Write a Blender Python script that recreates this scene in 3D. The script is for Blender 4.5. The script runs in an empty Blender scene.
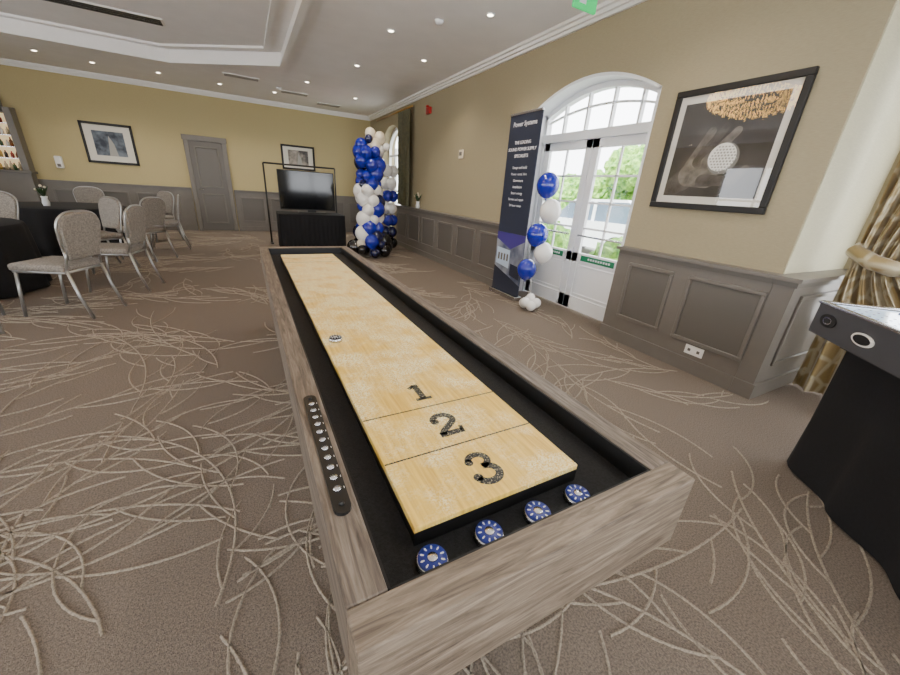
import bpy, bmesh, math, random
from mathutils import Matrix, Vector, noise
from math import sin, cos, pi, radians
random.seed(7)
S=bpy.context.scene
# ------------------------------------------------------------------ materials
def newmat(name):
    m=bpy.data.materials.new(name); m.use_nodes=True
    nt=m.node_tree; b=nt.nodes["Principled BSDF"]; return m,nt,b
def srgb(c):
    return tuple(((x/255)/12.92 if x/255<=0.04045 else ((x/255+0.055)/1.055)**2.4) for x in c)+(1,)
def mat(name,c,rough=0.6,metal=0.0,var=0.0,scale=20,bump=0.0,bscale=None,emit=None,estr=0,coat=0,c2=None,stretch=(1,1,1),spec=None):
    m,nt,b=newmat(name); c=srgb(c)
    b.inputs["Roughness"].default_value=rough; b.inputs["Metallic"].default_value=metal
    b.inputs["Base Color"].default_value=c
    if coat: b.inputs["Coat Weight"].default_value=coat; b.inputs["Coat Roughness"].default_value=0.05
    if spec is not None: b.inputs["Specular IOR Level"].default_value=spec
    tc=nt.nodes.new("ShaderNodeTexCoord"); mp=nt.nodes.new("ShaderNodeMapping")
    mp.inputs["Scale"].default_value=stretch
    nt.links.new(tc.outputs["Object"],mp.inputs[0])
    if var or c2:
        n=nt.nodes.new("ShaderNodeTexNoise"); n.inputs["Scale"].default_value=scale; n.inputs["Detail"].default_value=6
        nt.links.new(mp.outputs[0],n.inputs["Vector"])
        r=nt.nodes.new("ShaderNodeValToRGB")
        r.color_ramp.elements[0].position=0.35; r.color_ramp.elements[1].position=0.65
        if c2: a0=c; a1=srgb(c2)
        else:
            a0=tuple(max(0,x*(1-var)) for x in c[:3])+(1,); a1=tuple(min(1,x*(1+var)) for x in c[:3])+(1,)
        r.color_ramp.elements[0].color=a0; r.color_ramp.elements[1].color=a1
        nt.links.new(n.outputs["Fac"],r.inputs[0]); nt.links.new(r.outputs[0],b.inputs["Base Color"])
    if bump:
        n2=nt.nodes.new("ShaderNodeTexNoise"); n2.inputs["Scale"].default_value=bscale or scale; n2.inputs["Detail"].default_value=4
        nt.links.new(mp.outputs[0],n2.inputs["Vector"])
        bp=nt.nodes.new("ShaderNodeBump"); bp.inputs["Strength"].default_value=bump; bp.inputs["Distance"].default_value=0.005
        nt.links.new(n2.outputs["Fac"],bp.inputs["Height"]); nt.links.new(bp.outputs[0],b.inputs["Normal"])
    if emit:
        b.inputs["Emission Color"].default_value=srgb(emit); b.inputs["Emission Strength"].default_value=estr
    return m
def woodmat(name,stretch,cols,rough=0.55,scale=6,bump=0.25):
    m,nt,b=newmat(name)
    tc=nt.nodes.new("ShaderNodeTexCoord"); mp=nt.nodes.new("ShaderNodeMapping"); mp.inputs["Scale"].default_value=stretch
    nt.links.new(tc.outputs["Object"],mp.inputs[0])
    n=nt.nodes.new("ShaderNodeTexNoise"); n.inputs["Scale"].default_value=scale; n.inputs["Detail"].default_value=10; n.inputs["Roughness"].default_value=0.65; n.inputs["Distortion"].default_value=0.8
    nt.links.new(mp.outputs[0],n.inputs["Vector"])
    r=nt.nodes.new("ShaderNodeValToRGB"); e=r.color_ramp.elements
    e[0].position=0.3; e[0].color=srgb(cols[0]); e[1].position=0.72; e[1].color=srgb(cols[2])
    k=e.new(0.5); k.color=srgb(cols[1])
    nt.links.new(n.outputs["Fac"],r.inputs[0]); nt.links.new(r.outputs[0],b.inputs["Base Color"])
    bp=nt.nodes.new("ShaderNodeBump"); bp.inputs["Strength"].default_value=bump; bp.inputs["Distance"].default_value=0.002
    nt.links.new(n.outputs["Fac"],bp.inputs["Height"]); nt.links.new(bp.outputs[0],b.inputs["Normal"])
    b.inputs["Roughness"].default_value=rough
    return m
M={}
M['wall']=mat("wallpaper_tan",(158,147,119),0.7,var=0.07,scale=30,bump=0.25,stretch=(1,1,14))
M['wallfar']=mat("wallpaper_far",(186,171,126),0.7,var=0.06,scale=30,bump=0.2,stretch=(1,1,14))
M['reveal']=mat("reveal_lit_wall",(192,186,156),0.7,var=0.05,scale=20,bump=0.2,stretch=(1,1,10))  # paler copy of the wall, window light painted into the colour
M['ceil']=mat("ceiling_white",(240,237,234),0.8,var=0.02,scale=3)
M['trimw']=mat("trim_white",(238,236,232),0.5)
M['grey']=mat("wainscot_grey",(110,104,97),0.38,var=0.04,scale=8)
M['greyd']=mat("wainscot_dark",(96,91,85),0.38)
M['carpet']=mat("carpet",(119,108,98),0.95,var=0.28,scale=140,bump=0.9,bscale=260,spec=0.1)
M['thread']=mat("carpet_thread",(150,139,125),0.95,var=0.25,scale=140,bump=0.6,bscale=260,spec=0.1)
M['black']=mat("black",(12,12,13),0.5)
M['gutter']=mat("gutter_felt",(20,20,22),0.85,var=0.5,scale=160,bump=0.3,bscale=500)
M['cloth']=mat("black_cloth",(16,16,20),0.9,var=0.2,scale=60,bump=0.2)
M['metal']=mat("silver",(200,200,205),0.25,metal=1)
M['frame']=mat("chair_frame",(176,176,174),0.3,metal=0.8)
M['fabric']=mat("chair_fabric",(136,129,121),0.9,var=0.25,scale=70,bump=0.4,bscale=200)
M['bluep']=mat("puck_blue",(24,46,140),0.3)
M['railY']=woodmat("rail_wood_y",(12,0.9,12),[(62,53,46),(106,94,83),(146,134,121)])
M['railX']=woodmat("rail_wood_x",(0.9,12,12),[(72,60,50),(120,106,91),(160,145,128)])
M['white']=mat("white_paint",(236,238,240),0.4)
M['glassw']=mat("mat_board",(218,214,204),0.6)
M['bblue']=mat("balloon_blue",(20,34,160),0.18,coat=0.6)
M['bnavy']=mat("balloon_navy",(18,24,70),0.15,coat=0.6)
M['bwhite']=mat("balloon_white",(236,234,230),0.25,coat=0.5)
M['bcream']=mat("balloon_cream",(226,214,190),0.25,coat=0.5)
M['bblack']=mat("balloon_black",(12,12,16),0.12,coat=0.8)
M['screen']=mat("tv_screen",(10,11,14),0.08)
M['green']=mat("sign_green",(20,120,80),0.5)
M['exitg']=mat("exit_green",(30,170,90),0.5,emit=(30,190,100),estr=1.0)
M['txt']=mat("print_white",(225,226,232),0.5)
M['navy']=mat("banner_navy",(40,46,64),0.45)
M['red']=mat("red",(180,30,30),0.4)
M['lampglow']=mat("lamp_glow",(255,240,215),0.5,emit=(255,240,215),estr=16)
M['gold']=mat("crystal_gold",(240,200,120),0.2,emit=(255,205,120),estr=13)
M['brass']=mat("brass",(190,150,80),0.3,metal=1)
M['leaf']=mat("leaf",(58,112,34),0.7,c2=(140,184,76),scale=9,bump=0.5)
M['leaf2']=mat("leaf_dark",(40,66,34),0.6,var=0.3,scale=30)
M['pave']=mat("paving",(176,174,168),0.9,var=0.15,scale=6)
def playmat():
    m,nt,b=newmat("playfield_maple")
    L=nt.links.new
    tc=nt.nodes.new("ShaderNodeTexCoord"); mp=nt.nodes.new("ShaderNodeMapping"); mp.inputs["Scale"].default_value=(22,1.2,1)
    L(tc.outputs["Object"],mp.inputs[0])
    n=nt.nodes.new("ShaderNodeTexNoise"); n.inputs["Scale"].default_value=5; n.inputs["Detail"].default_value=8
    L(mp.outputs[0],n.inputs["Vector"])
    r=nt.nodes.new("ShaderNodeValToRGB"); r.color_ramp.elements[0].position=0.3; r.color_ramp.elements[1].position=0.7
    r.color_ramp.elements[0].color=srgb((212,166,66)); r.color_ramp.elements[1].color=srgb((244,206,104)); L(n.outputs["Fac"],r.inputs[0])
    # scattered wax beads plus painted-in glare: cloudy patches times fine grain, heavier further down the lane
    c=nt.nodes.new("ShaderNodeTexNoise"); c.inputs["Scale"].default_value=8; c.inputs["Detail"].default_value=5; c.inputs["Roughness"].default_value=.55; L(tc.outputs["Object"],c.inputs["Vector"])
    sp=nt.nodes.new("ShaderNodeSeparateXYZ"); L(tc.outputs["Object"],sp.inputs[0])
    mr=nt.nodes.new("ShaderNodeMapRange"); mr.inputs[1].default_value=0.5; mr.inputs[2].default_value=2.2; mr.inputs[3].default_value=-0.02; mr.inputs[4].default_value=0.14; L(sp.outputs[1],mr.inputs[0])
    ad=nt.nodes.new("ShaderNodeMath"); ad.operation='ADD'; L(c.outputs["Fac"],ad.inputs[0]); L(mr.outputs[0],ad.inputs[1])
    cr=nt.nodes.new("ShaderNodeValToRGB"); cr.color_ramp.elements[0].position=0.44; cr.color_ramp.elements[1].position=0.70; L(ad.outputs[0],cr.inputs[0])
    g=nt.nodes.new("ShaderNodeTexNoise"); g.inputs["Scale"].default_value=240; g.inputs["Detail"].default_value=2; L(tc.outputs["Object"],g.inputs["Vector"])
    gr=nt.nodes.new("ShaderNodeValToRGB"); gr.color_ramp.elements[0].position=0.42; gr.color_ramp.elements[1].position=0.56; L(g.outputs["Fac"],gr.inputs[0])
    mu=nt.nodes.new("ShaderNodeMath"); mu.operation='MULTIPLY'; L(cr.outputs[0],mu.inputs[0]); L(gr.outputs[0],mu.inputs[1])
    mu2=nt.nodes.new("ShaderNodeMath"); mu2.operation='MULTIPLY'; mu2.inputs[1].default_value=0.85; L(mu.outputs[0],mu2.inputs[0])
    mx=nt.nodes.new("ShaderNodeMix"); mx.data_type='RGBA'; L(mu2.outputs[0],mx.inputs[0]); L(r.outputs[0],mx.inputs[6]); mx.inputs[7].default_value=srgb((255,250,214))
    L(mx.outputs[2],b.inputs["Base Color"])
    b.inputs["Roughness"].default_value=0.38
    bp=nt.nodes.new("ShaderNodeBump"); bp.inputs["Strength"].default_value=0.5; bp.inputs["Distance"].default_value=0.001; L(mu.outputs[0],bp.inputs["Height"]); L(bp.outputs[0],b.inputs["Normal"])
    return m
M['play']=playmat()
def digitmat():
    m,nt,b=newmat("digit_black"); L=nt.links.new
    tc=nt.nodes.new("ShaderNodeTexCoord")
    g=nt.nodes.new("ShaderNodeTexNoise"); g.inputs["Scale"].default_value=260; L(tc.outputs["Object"],g.inputs["Vector"])
    r=nt.nodes.new("ShaderNodeValToRGB"); r.color_ramp.elements[0].position=0.55; r.color_ramp.elements[1].position=0.68
    r.color_ramp.elements[0].color=srgb((24,24,26)); r.color_ramp.elements[1].color=srgb((180,172,140)); L(g.outputs["Fac"],r.inputs[0]); L(r.outputs[0],b.inputs["Base Color"])
    b.inputs["Roughness"].default_value=0.4
    return m
M['digit']=digitmat()
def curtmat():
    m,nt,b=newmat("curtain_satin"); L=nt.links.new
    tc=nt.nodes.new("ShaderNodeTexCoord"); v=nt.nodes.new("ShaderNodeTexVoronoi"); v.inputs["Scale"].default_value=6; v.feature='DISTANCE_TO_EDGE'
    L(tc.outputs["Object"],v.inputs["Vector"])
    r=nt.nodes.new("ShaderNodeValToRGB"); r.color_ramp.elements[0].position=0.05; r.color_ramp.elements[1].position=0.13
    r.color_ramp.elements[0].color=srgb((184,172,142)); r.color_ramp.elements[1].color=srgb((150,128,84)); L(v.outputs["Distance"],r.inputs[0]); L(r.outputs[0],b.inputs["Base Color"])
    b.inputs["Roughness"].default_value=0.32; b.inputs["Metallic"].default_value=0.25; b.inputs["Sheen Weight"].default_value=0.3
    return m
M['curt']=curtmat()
M['olive']=mat("curtain_olive",(84,80,52),0.6,var=0.2,scale=20)
def panemat():
    m=bpy.data.materials.new("window_glass"); m.use_nodes=True; nt=m.node_tree; nt.nodes.clear()
    o=nt.nodes.new("ShaderNodeOutputMaterial"); t=nt.nodes.new("ShaderNodeBsdfTransparent"); g=nt.nodes.new("ShaderNodeBsdfGlossy"); g.inputs["Roughness"].default_value=0.02
    x=nt.nodes.new("ShaderNodeMixShader"); x.inputs[0].default_value=0.06
    nt.links.new(t.outputs[0],x.inputs[1]); nt.links.new(g.outputs[0],x.inputs[2]); nt.links.new(x.outputs[0],o.inputs[0]); return m
M['pane']=panemat()
# ------------------------------------------------------------------ mesh builder
class MB:
    def __init__(s): s.v=[];s.f=[];s.mi=[];s.sm=[];s.mats=[];s.M=Matrix()
    def mid(s,m):
        if m not in s.mats: s.mats.append(m)
        return s.mats.index(m)
    def add(s,vs,fs,m,smooth=False):
        o=len(s.v); s.v+= [tuple(s.M@Vector(v)) for v in vs]; k=s.mid(m)
        for f in fs: s.f.append([i+o for i in f]); s.mi.append(k); s.sm.append(smooth)
    def box(s,lo,hi,m,bev=0,seg=2):
        x0,y0,z0=[min(a,b) for a,b in zip(lo,hi)]; x1,y1,z1=[max(a,b) for a,b in zip(lo,hi)]
        vs=[(x0,y0,z0),(x1,y0,z0),(x1,y1,z0),(x0,y1,z0),(x0,y0,z1),(x1,y0,z1),(x1,y1,z1),(x0,y1,z1)]
        fs=[(0,3,2,1),(4,5,6,7),(0,1,5,4),(1,2,6,5),(2,3,7,6),(3,0,4,7)]
        if bev:
            bm=bmesh.new(); bv=[bm.verts.new(v) for v in vs]
            for f in fs: bm.faces.new([bv[i] for i in f])
            bmesh.ops.bevel(bm,geom=bm.edges[:],offset=bev,segments=seg,profile=0.5,affect='EDGES')
            bm.verts.index_update(); s.add([v.co[:] for v in bm.verts],[[v.index for v in f.verts] for f in bm.faces],m,seg>2); bm.free()
        else: s.add(vs,fs,m)
    def prism(s,pts,h0,h1,m,axis='z',smooth=False):
        def P(a,b,h):
            return {'z':(a,b,h),'x':(h,a,b),'y':(a,h,b)}[axis]
        n=len(pts); vs=[P(a,b,h0) for a,b in pts]+[P(a,b,h1) for a,b in pts]
        fs=[list(range(n))[::-1],list(range(n,2*n))]+[(i,(i+1)%n,n+(i+1)%n,n+i) for i in range(n)]
        s.add(vs,fs,m,smooth)
    def stroke(s,pts,w,h0,h1,m,axis='z',caps=True):
        L=[];R=[];n=len(pts)
        for i,p in enumerate(pts):
            a=pts[max(i-1,0)];c=pts[min(i+1,n-1)]; dx,dy=c[0]-a[0],c[1]-a[1]; l=math.hypot(dx,dy) or 1
            L.append((p[0]-dy/l*w/2,p[1]+dx/l*w/2)); R.append((p[0]+dy/l*w/2,p[1]-dx/l*w/2))
        for i in range(n-1): s.prism([R[i],R[i+1],L[i+1],L[i]],h0,h1,m,axis)
    def tube(s,pts,r,m,n=8,cap=True,smooth=True):
        pts=[Vector(p) for p in pts]; vs=[];fs=[]
        k=len(pts); rr=r if isinstance(r,(list,tuple)) else [r]*k
        up=Vector((0,0,1)); prev=None
        for i,p in enumerate(pts):
            t=(pts[min(i+1,k-1)]-pts[max(i-1,0)]).normalized()
            if prev is None:
                a=t.cross(up if abs(t.z)<0.9 else Vector((1,0,0))).normalized()
            else: a=(prev-t*prev.dot(t)).normalized()
            prev=a; b=t.cross(a)
            for j in range(n):
                th=2*pi*j/n; vs.append(tuple(p+(a*cos(th)+b*sin(th))*rr[i]))
        for i in range(k-1):
            for j in range(n):
                fs.append((i*n+j,i*n+(j+1)%n,(i+1)*n+(j+1)%n,(i+1)*n+j))
        if cap: fs.append(list(range(n))[::-1]); fs.append([(k-1)*n+j for j in range(n)])
        s.add(vs,fs,m,smooth)
    def lathe(s,prof,c,m,n=24,smooth=True,mod=None):
        vs=[];fs=[];k=len(prof)
        for i,(r,z) in enumerate(prof):
            for j in range(n):
                th=2*pi*j/n; q=r*(mod(th,i,k) if mod else 1)
                vs.append((c[0]+q*cos(th),c[1]+q*sin(th),c[2]+z))
        for i in range(k-1):
            for j in range(n): fs.append((i*n+j,i*n+(j+1)%n,(i+1)*n+(j+1)%n,(i+1)*n+j))
        fs.append(list(range(n))[::-1]); fs.append([(k-1)*n+j for j in range(n)])
        s.add(vs,fs,m,smooth)
    def ball(s,c,r,m,n=16,sz=1.12,knot=True):
        prof=[(max(0.001,r*sin(pi*i/10)*(1-0.08*(cos(pi*i/10)>0)*cos(pi*i/10))),-r*sz*cos(pi*i/10)) for i in range(11)]
        s.lathe(prof,c,m,n)
        if knot: s.lathe([(r*0.12,-r*sz*1.1),(r*0.04,-r*sz)],c,m,8)
    def done(s,name,bev=0,parent=None):
        me=bpy.data.meshes.new(name); me.from_pydata(s.v,[],s.f)
        for m in s.mats: me.materials.append(m)
        for p,k,sm in zip(me.polygons,s.mi,s.sm): p.material_index=k; p.use_smooth=sm
        me.update()
        bm=bmesh.new(); bm.from_mesh(me); bmesh.ops.recalc_face_normals(bm,faces=bm.faces[:]); bm.to_mesh(me); bm.free()
        ob=bpy.data.objects.new(name,me); S.collection.objects.link(ob)
        if me.vertices and getattr(s,'recenter',False):
            xs=[v.co for v in me.vertices]; c=Vector(((min(v.x for v in xs)+max(v.x for v in xs))/2,(min(v.y for v in xs)+max(v.y for v in xs))/2,min(v.z for v in xs)))
            me.transform(Matrix.Translation(-c)); ob.location=c
        if parent: ob.parent=parent
        return ob
def empty(name):
    e=bpy.data.objects.new(name,None); S.collection.objects.link(e); return e
def text(body,size,origin,xa,ya,m,parent,name,off=0.0,ext=0.0006,align='LEFT'):
    cu=bpy.data.curves.new(name,'FONT'); cu.body=body; cu.size=size; cu.offset=off; cu.extrude=ext; cu.align_x=align
    tmp=bpy.data.objects.new(name+"_t",cu); S.collection.objects.link(tmp); bpy.context.view_layer.update()
    me=bpy.data.meshes.new_from_object(tmp.evaluated_get(bpy.context.evaluated_depsgraph_get()))
    bpy.data.objects.remove(tmp); xa=Vector(xa);ya=Vector(ya);za=xa.cross(ya)
    R=Matrix((xa,ya,za)).transposed().to_4x4(); me.transform(Matrix.Translation(Vector(origin))@R)
    me.materials.clear(); me.materials.append(m); ob=bpy.data.objects.new(name,me); S.collection.objects.link(ob); ob.parent=parent; return ob
# ------------------------------------------------------------------ room constants
XW=3.56; YF=12.1; ZC=3.3; XL=-6.2; YB=-3.2; XO=3.92; XB=4.75
b=MB(); b.box((XL-0.2,YB-0.2,-0.1),(XB+0.15,YF+0.2,0.0),M['carpet']); floor=b.done("floor")
# carpet raised thread pattern: branching, crossing leaf-vein curves
def ribbon(b,pts,w,h):
    vs=[];fs=[];n=len(pts)
    for i,p in enumerate(pts):
        a=pts[max(i-1,0)];c=pts[min(i+1,n-1)]
        dx,dy=c[0]-a[0],c[1]-a[1];l=math.hypot(dx,dy) or 1; nx,ny=-dy/l,dx/l
        k=w*(0.8+0.4*((i%2)))
        x,y=p
        vs+=[(x+nx*k,y+ny*k,0.0005),(x+nx*k*0.5,y+ny*k*0.5,h),(x-nx*k*0.5,y-ny*k*0.5,h),(x-nx*k,y-ny*k,0.0005)]
    for i in range(n-1):
        for j in range(3): fs.append((4*i+j,4*i+j+1,4*i+5+j,4*i+4+j))
    b.add(vs,fs,M['thread'],True)
b=MB()
def inroom(x,y):
    if x<XL+0.1 or x>4.6 or y<YB+0.2 or y>11.9: return False
    if x>3.40 and y>1.0: return False
    return True
def plain(x,y):
    if x>2.1 and y<1.3: return True
    return noise.noise(Vector((x*0.42+3.3,y*0.42,0.5)))<-0.34
def curve(b,x,y,a,L,k,step,w):
    pts=[];ang=[];n=int(L/step)
    for i in range(n):
        if not inroom(x,y): break
        pts.append((x,y)); ang.append(a); x+=cos(a)*step; y+=sin(a)*step; a+=k*step
    if len(pts)>4: ribbon(b,pts,w,0.0065)
    return pts,ang
gy=-1.6
while gy<11.8:
    gs=0.50 if gy<5 else 0.72
    gx=-5.8
    while gx<3.5:
        x=gx+random.uniform(-.3,.3); y=gy+random.uniform(-.3,.3); gx+=gs
        if plain(x,y): continue
        st=0.022 if y<4 else 0.05
        w=0.0058
        a=noise.noise(Vector((x*0.35,y*0.35,9.1)))*8+random.uniform(-.3,.3)
        k=random.choice([-1,1])*random.uniform(.4,1.1)
        pts,ang=curve(b,x,y,a,random.uniform(1.0,1.8),k,st,w)
        sd=1; i=int(.08/st)
        while i<len(pts)-6:
            # veins leave the stem and bow back, closing leaf-shaped cells
            curve(b,pts[i][0],pts[i][1],ang[i]+sd*random.uniform(.5,.8),random.uniform(.3,.8),-sd*random.uniform(1.0,2.4),st,w*.9)
            sd=-sd; i+=int(random.uniform(.13,.24)/st)
    gy+=gs
b.done("carpet_thread_pattern",parent=floor)
# ceiling with octagonal raised tray
octo=[(-3.9,1.7),(-0.9,1.7),(0.85,3.0),(0.85,8.2),(-0.9,9.5),(-3.9,9.5),(-5.4,8.2),(-5.4,3.0)]
bm=bmesh.new()
def loop(pts,z):
    vs=[bm.verts.new((p[0],p[1],z)) for p in pts]
    return vs,[bm.edges.new((vs[i],vs[(i+1)%len(vs)])) for i in range(len(vs))]
ov,oe=loop([(XL-.2,YB-.2),(XB+.15,YB-.2),(XB+.15,YF+.2),(XL-.2,YF+.2)],ZC)
iv,ie=loop(octo,ZC)
bmesh.ops.triangle_fill(bm,edges=oe+ie,use_beauty=True)
tv=[bm.verts.new((p[0],p[1],ZC+0.16)) for p in octo]
for i in range(8): bm.faces.new((iv[i],iv[(i+1)%8],tv[(i+1)%8],tv[i]))
bm.faces.new(tv)
me=bpy.data.meshes.new("ceiling"); bm.to_mesh(me); bm.free(); me.materials.append(M['ceil'])
ceil=bpy.data.objects.new("ceiling",me); S.collection.objects.link(ceil)
b=MB(); b.box((XL-.2,YB-.2,ZC+0.2),(XB+.15,YF+.2,ZC+0.3),M['ceil']); b.done("ceiling_deck",parent=ceil)
def offset(pts,d):
    out=[];n=len(pts)
    for i in range(n):
        p0=Vector(pts[i-1]);p1=Vector(pts[i]);p2=Vector(pts[(i+1)%n])
        d1=(p1-p0).normalized();d2=(p2-p1).normalized()
        n1=Vector((d1.y,-d1.x));n2=Vector((d2.y,-d2.x)); m=(n1+n2).normalized(); out.append(tuple(p1+m*(d/m.dot(n1))))
    return out
b=MB()
def ringprism(o,i,z0,z1,m):
    n=len(o); vs=[(p[0],p[1],z) for z in (z0,z1) for q in (o,i) for p in q]; fs=[]
    for k in range(n):
        j=(k+1)%n
        fs+=[(k,j,n+j,n+k),(2*n+k,2*n+j,3*n+j,3*n+k),(k,j,2*n+j,2*n+k),(n+k,n+j,3*n+j,3*n+k)]
    b.add(vs,fs,m)
ringprism(offset(octo,0.10),offset(octo,0.02),ZC-0.025,ZC,M['trimw'])
ringprism(offset(octo,0.04),offset(octo,-0.04),ZC-0.05,ZC+0.0,M['trimw'])
ringprism(offset(octo,-0.22),offset(octo,-0.28),ZC+0.125,ZC+0.16,M['trimw'])
b.done("trim_1")
# ---- right wall with two arched openings (pieces under one parent)
def archz(y,y0,y1,zs,rise):
    u=(2*(y-y0)/(y1-y0)-1); return zs+rise*math.sqrt(max(0,1-u*u)) if rise>0.4 else zs+rise*(1-u*u)
D0,D1=2.64,4.50; DZ,DR=2.46,0.26
W0,W1=9.45,10.95; WZ,WR=2.3,0.6
wr=empty("wall_right")
def piece(lo,hi,n,m='wall'):
    b=MB(); b.box(lo,hi,M[m]); b.done(n,parent=wr)
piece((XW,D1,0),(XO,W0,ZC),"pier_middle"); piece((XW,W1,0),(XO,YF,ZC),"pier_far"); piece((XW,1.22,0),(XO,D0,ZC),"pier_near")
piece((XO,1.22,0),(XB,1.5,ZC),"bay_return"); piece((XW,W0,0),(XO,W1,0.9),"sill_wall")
for (y0,y1,zs,ri,nm) in ((D0,D1,DZ,DR,"door_head"),(W0,W1,WZ,WR,"window_head")):
    N=28; b=MB()
    for i in range(N):
        ya=y0+(y1-y0)*i/N; yb=y0+(y1-y0)*(i+1)/N
        b.prism([(ya,archz(ya,y0,y1,zs,ri)),(yb,archz(yb,y0,y1,zs,ri)),(yb,ZC),(ya,ZC)],XW,XO,M['wall'],'x')
    b.done(nm,parent=wr)
piece((XW+0.012,1.214,1.0),(XB,1.22,ZC),"reveal_lit_sheet",'reveal')  # thin sheet over the bay return, carries the painted window light
# bay window wall
b=MB()
b.box((XB,-2.6,0),(XB+.12,1.5,0.45),M['wall']); b.box((XB,-2.6,2.9),(XB+.12,1.5,ZC),M['wall'])
b.box((XB,1.0,0.45),(XB+.12,1.5,2.9),M['wall']); b.box((XB,YB,0),(XB+.12,-2.6,ZC),M['wall'])
b.done("wall_bay")
b=MB()
for y in (-2.6,-1.7,-0.8,0.1,0.94): b.box((XB+.02,y,0.45),(XB+.08,y+0.06,2.9),M['white'])
for z in (0.45,1.5,2.2,2.84): b.box((XB+.02,-2.6,z),(XB+.08,1.0,z+0.06),M['white'])
b.box((XB+.045,-2.6,0.45),(XB+.05,1.0,2.9),M['pane'])
b.done("window_1")
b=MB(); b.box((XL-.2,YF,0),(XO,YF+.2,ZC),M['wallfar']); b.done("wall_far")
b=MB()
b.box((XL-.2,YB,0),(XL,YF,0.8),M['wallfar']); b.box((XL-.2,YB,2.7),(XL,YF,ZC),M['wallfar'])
ys=[YB,-2,0.2,1.4,3.6,4.8,7.0,YF]  # unseen openings added to bring in daylight
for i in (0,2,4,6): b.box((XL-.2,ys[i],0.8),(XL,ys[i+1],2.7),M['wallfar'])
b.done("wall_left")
b=MB()
for (y0,y1) in ((-2,0.2),(1.4,3.6),(4.8,7.0)):
    for y in (y0,(y0+y1)/2,y1-0.06): b.box((XL-.12,y,0.8),(XL-.06,y+.06,2.7),M['white'])
    for z in (0.8,1.7,2.64): b.box((XL-.12,y0,z),(XL-.06,y1,z+.06),M['white'])
b.done("added_window_left")  # added windows out of view, there to let sky light in
b=MB()
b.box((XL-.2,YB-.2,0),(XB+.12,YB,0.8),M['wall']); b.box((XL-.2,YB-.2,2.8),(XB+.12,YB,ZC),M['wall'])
xs=[XL-.2,-5,-2.6,-1.4,1.0,2.0,4.2,XB+.12]  # openings behind the camera, added for daylight
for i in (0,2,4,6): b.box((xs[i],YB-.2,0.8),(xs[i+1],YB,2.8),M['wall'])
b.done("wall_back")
b=MB()
for (x0,x1) in ((-5,-2.6),(-1.4,1.0),(2.0,4.2)):
    for x in (x0,(x0+x1)/2,x1-.06): b.box((x,YB-.12,0.8),(x+.06,YB-.06,2.8),M['white'])
    for z in (0.8,1.8,2.74): b.box((x0,YB-.12,z),(x1,YB-.06,z+.06),M['white'])
b.done("added_window_back")  # added windows behind the camera, there for their sky light
# cornice
b=MB()
for (d,z) in ((0.03,3.20),(0.06,3.235),(0.10,3.268)):
    b.box((XW-d,1.22,z),(XW,YF,z+0.033),M['trimw']); b.box((XL,YF-d,z),(XW,YF,z+0.033),M['trimw'])
b.done("trim_3")
def frameX(b,x,y0,y1,z0,z1,m,w=0.028,d=0.014):
    for (a,c,e,f) in ((y0,y1,z0,z0+w),(y0,y1,z1-w,z1),(y0,y0+w,z0+w,z1-w),(y1-w,y1,z0+w,z1-w)):
        b.box((x-d,a,e),(x,c,f),m,bev=0.004,seg=1)
def frameY(b,y,x0,x1,z0,z1,m,w=0.028,d=0.014):
    for (a,c,e,f) in ((x0,x1,z0,z0+w),(x0,x1,z1-w,z1),(x0,x0+w,z0+w,z1-w),(x1-w,x1,z0+w,z1-w)):
        b.box((a,y-d,e),(c,y,f),m,bev=0.004,seg=1)
XF=3.46
b=MB()
b.box((XF,1.214,0),(XW-.001,D0-0.04,0.97),M['grey'])
b.box((XF-.035,1.214,0.97),(XW-.001,D0-0.02,1.0),M['grey'])
b.box((XF-.015,1.214,0.93),(XF,D0-0.05,0.97),M['greyd'])
for (a,c) in ((1.96,2.44),(1.22,1.82)):
    frameX(b,XF,a,c,0.27,0.86,M['grey'],.032,.018); b.box((XF-.003,a+.03,.30),(XF,c-.03,.83),M['greyd'])
b.box((XF-.02,1.214,0),(XF,D0-0.04,0.13),M['grey'])
b.done("wainscot_panel")
b=MB()
b.box((XF,1.08,0),(XB,1.212,0.97),M['grey']); b.box((XF-.035,1.045,0.97),(XB,1.2135,1.0),M['grey'])
b.box((XF-.015,1.065,.93),(XB,1.212,.97),M['greyd'])
frameY(b,1.08,3.62,4.5,0.27,0.86,M['grey'],.032,.018); b.box((XF-.02,1.06,0),(XB,1.212,0.13),M['grey'])
b.done("wainscot_return")
b=MB()
b.box((XF,4.60,0),(XW-.001,9.5,0.97),M['grey']); b.box((XF-.04,4.56,0.97),(XW-.001,9.55,1.005),M['grey'],bev=0.006)
b.box((XF-.015,4.60,0.92),(XF,9.5,0.97),M['greyd']); b.box((XF-.02,4.60,0),(XF,9.5,0.11),M['grey'])
y=4.7
while y<9.3: frameX(b,XF,y,y+0.66,0.25,0.84,M['grey'],.035,.02); b.box((XF-.003,y+.03,.28),(XF,y+.63,.81),M['greyd']); y+=0.82
b.done("radiator_cabinet")
b=MB(); b.box((XF-.012,1.5,0.17),(XF-.0005,1.66,0.255),M['trimw'],bev=0.003)
for y in (1.54,1.62): b.box((XF-.016,y-.012,0.2),(XF-.011,y+.012,0.225),M['greyd'])
b.done("wall_socket")
b=MB()
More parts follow.
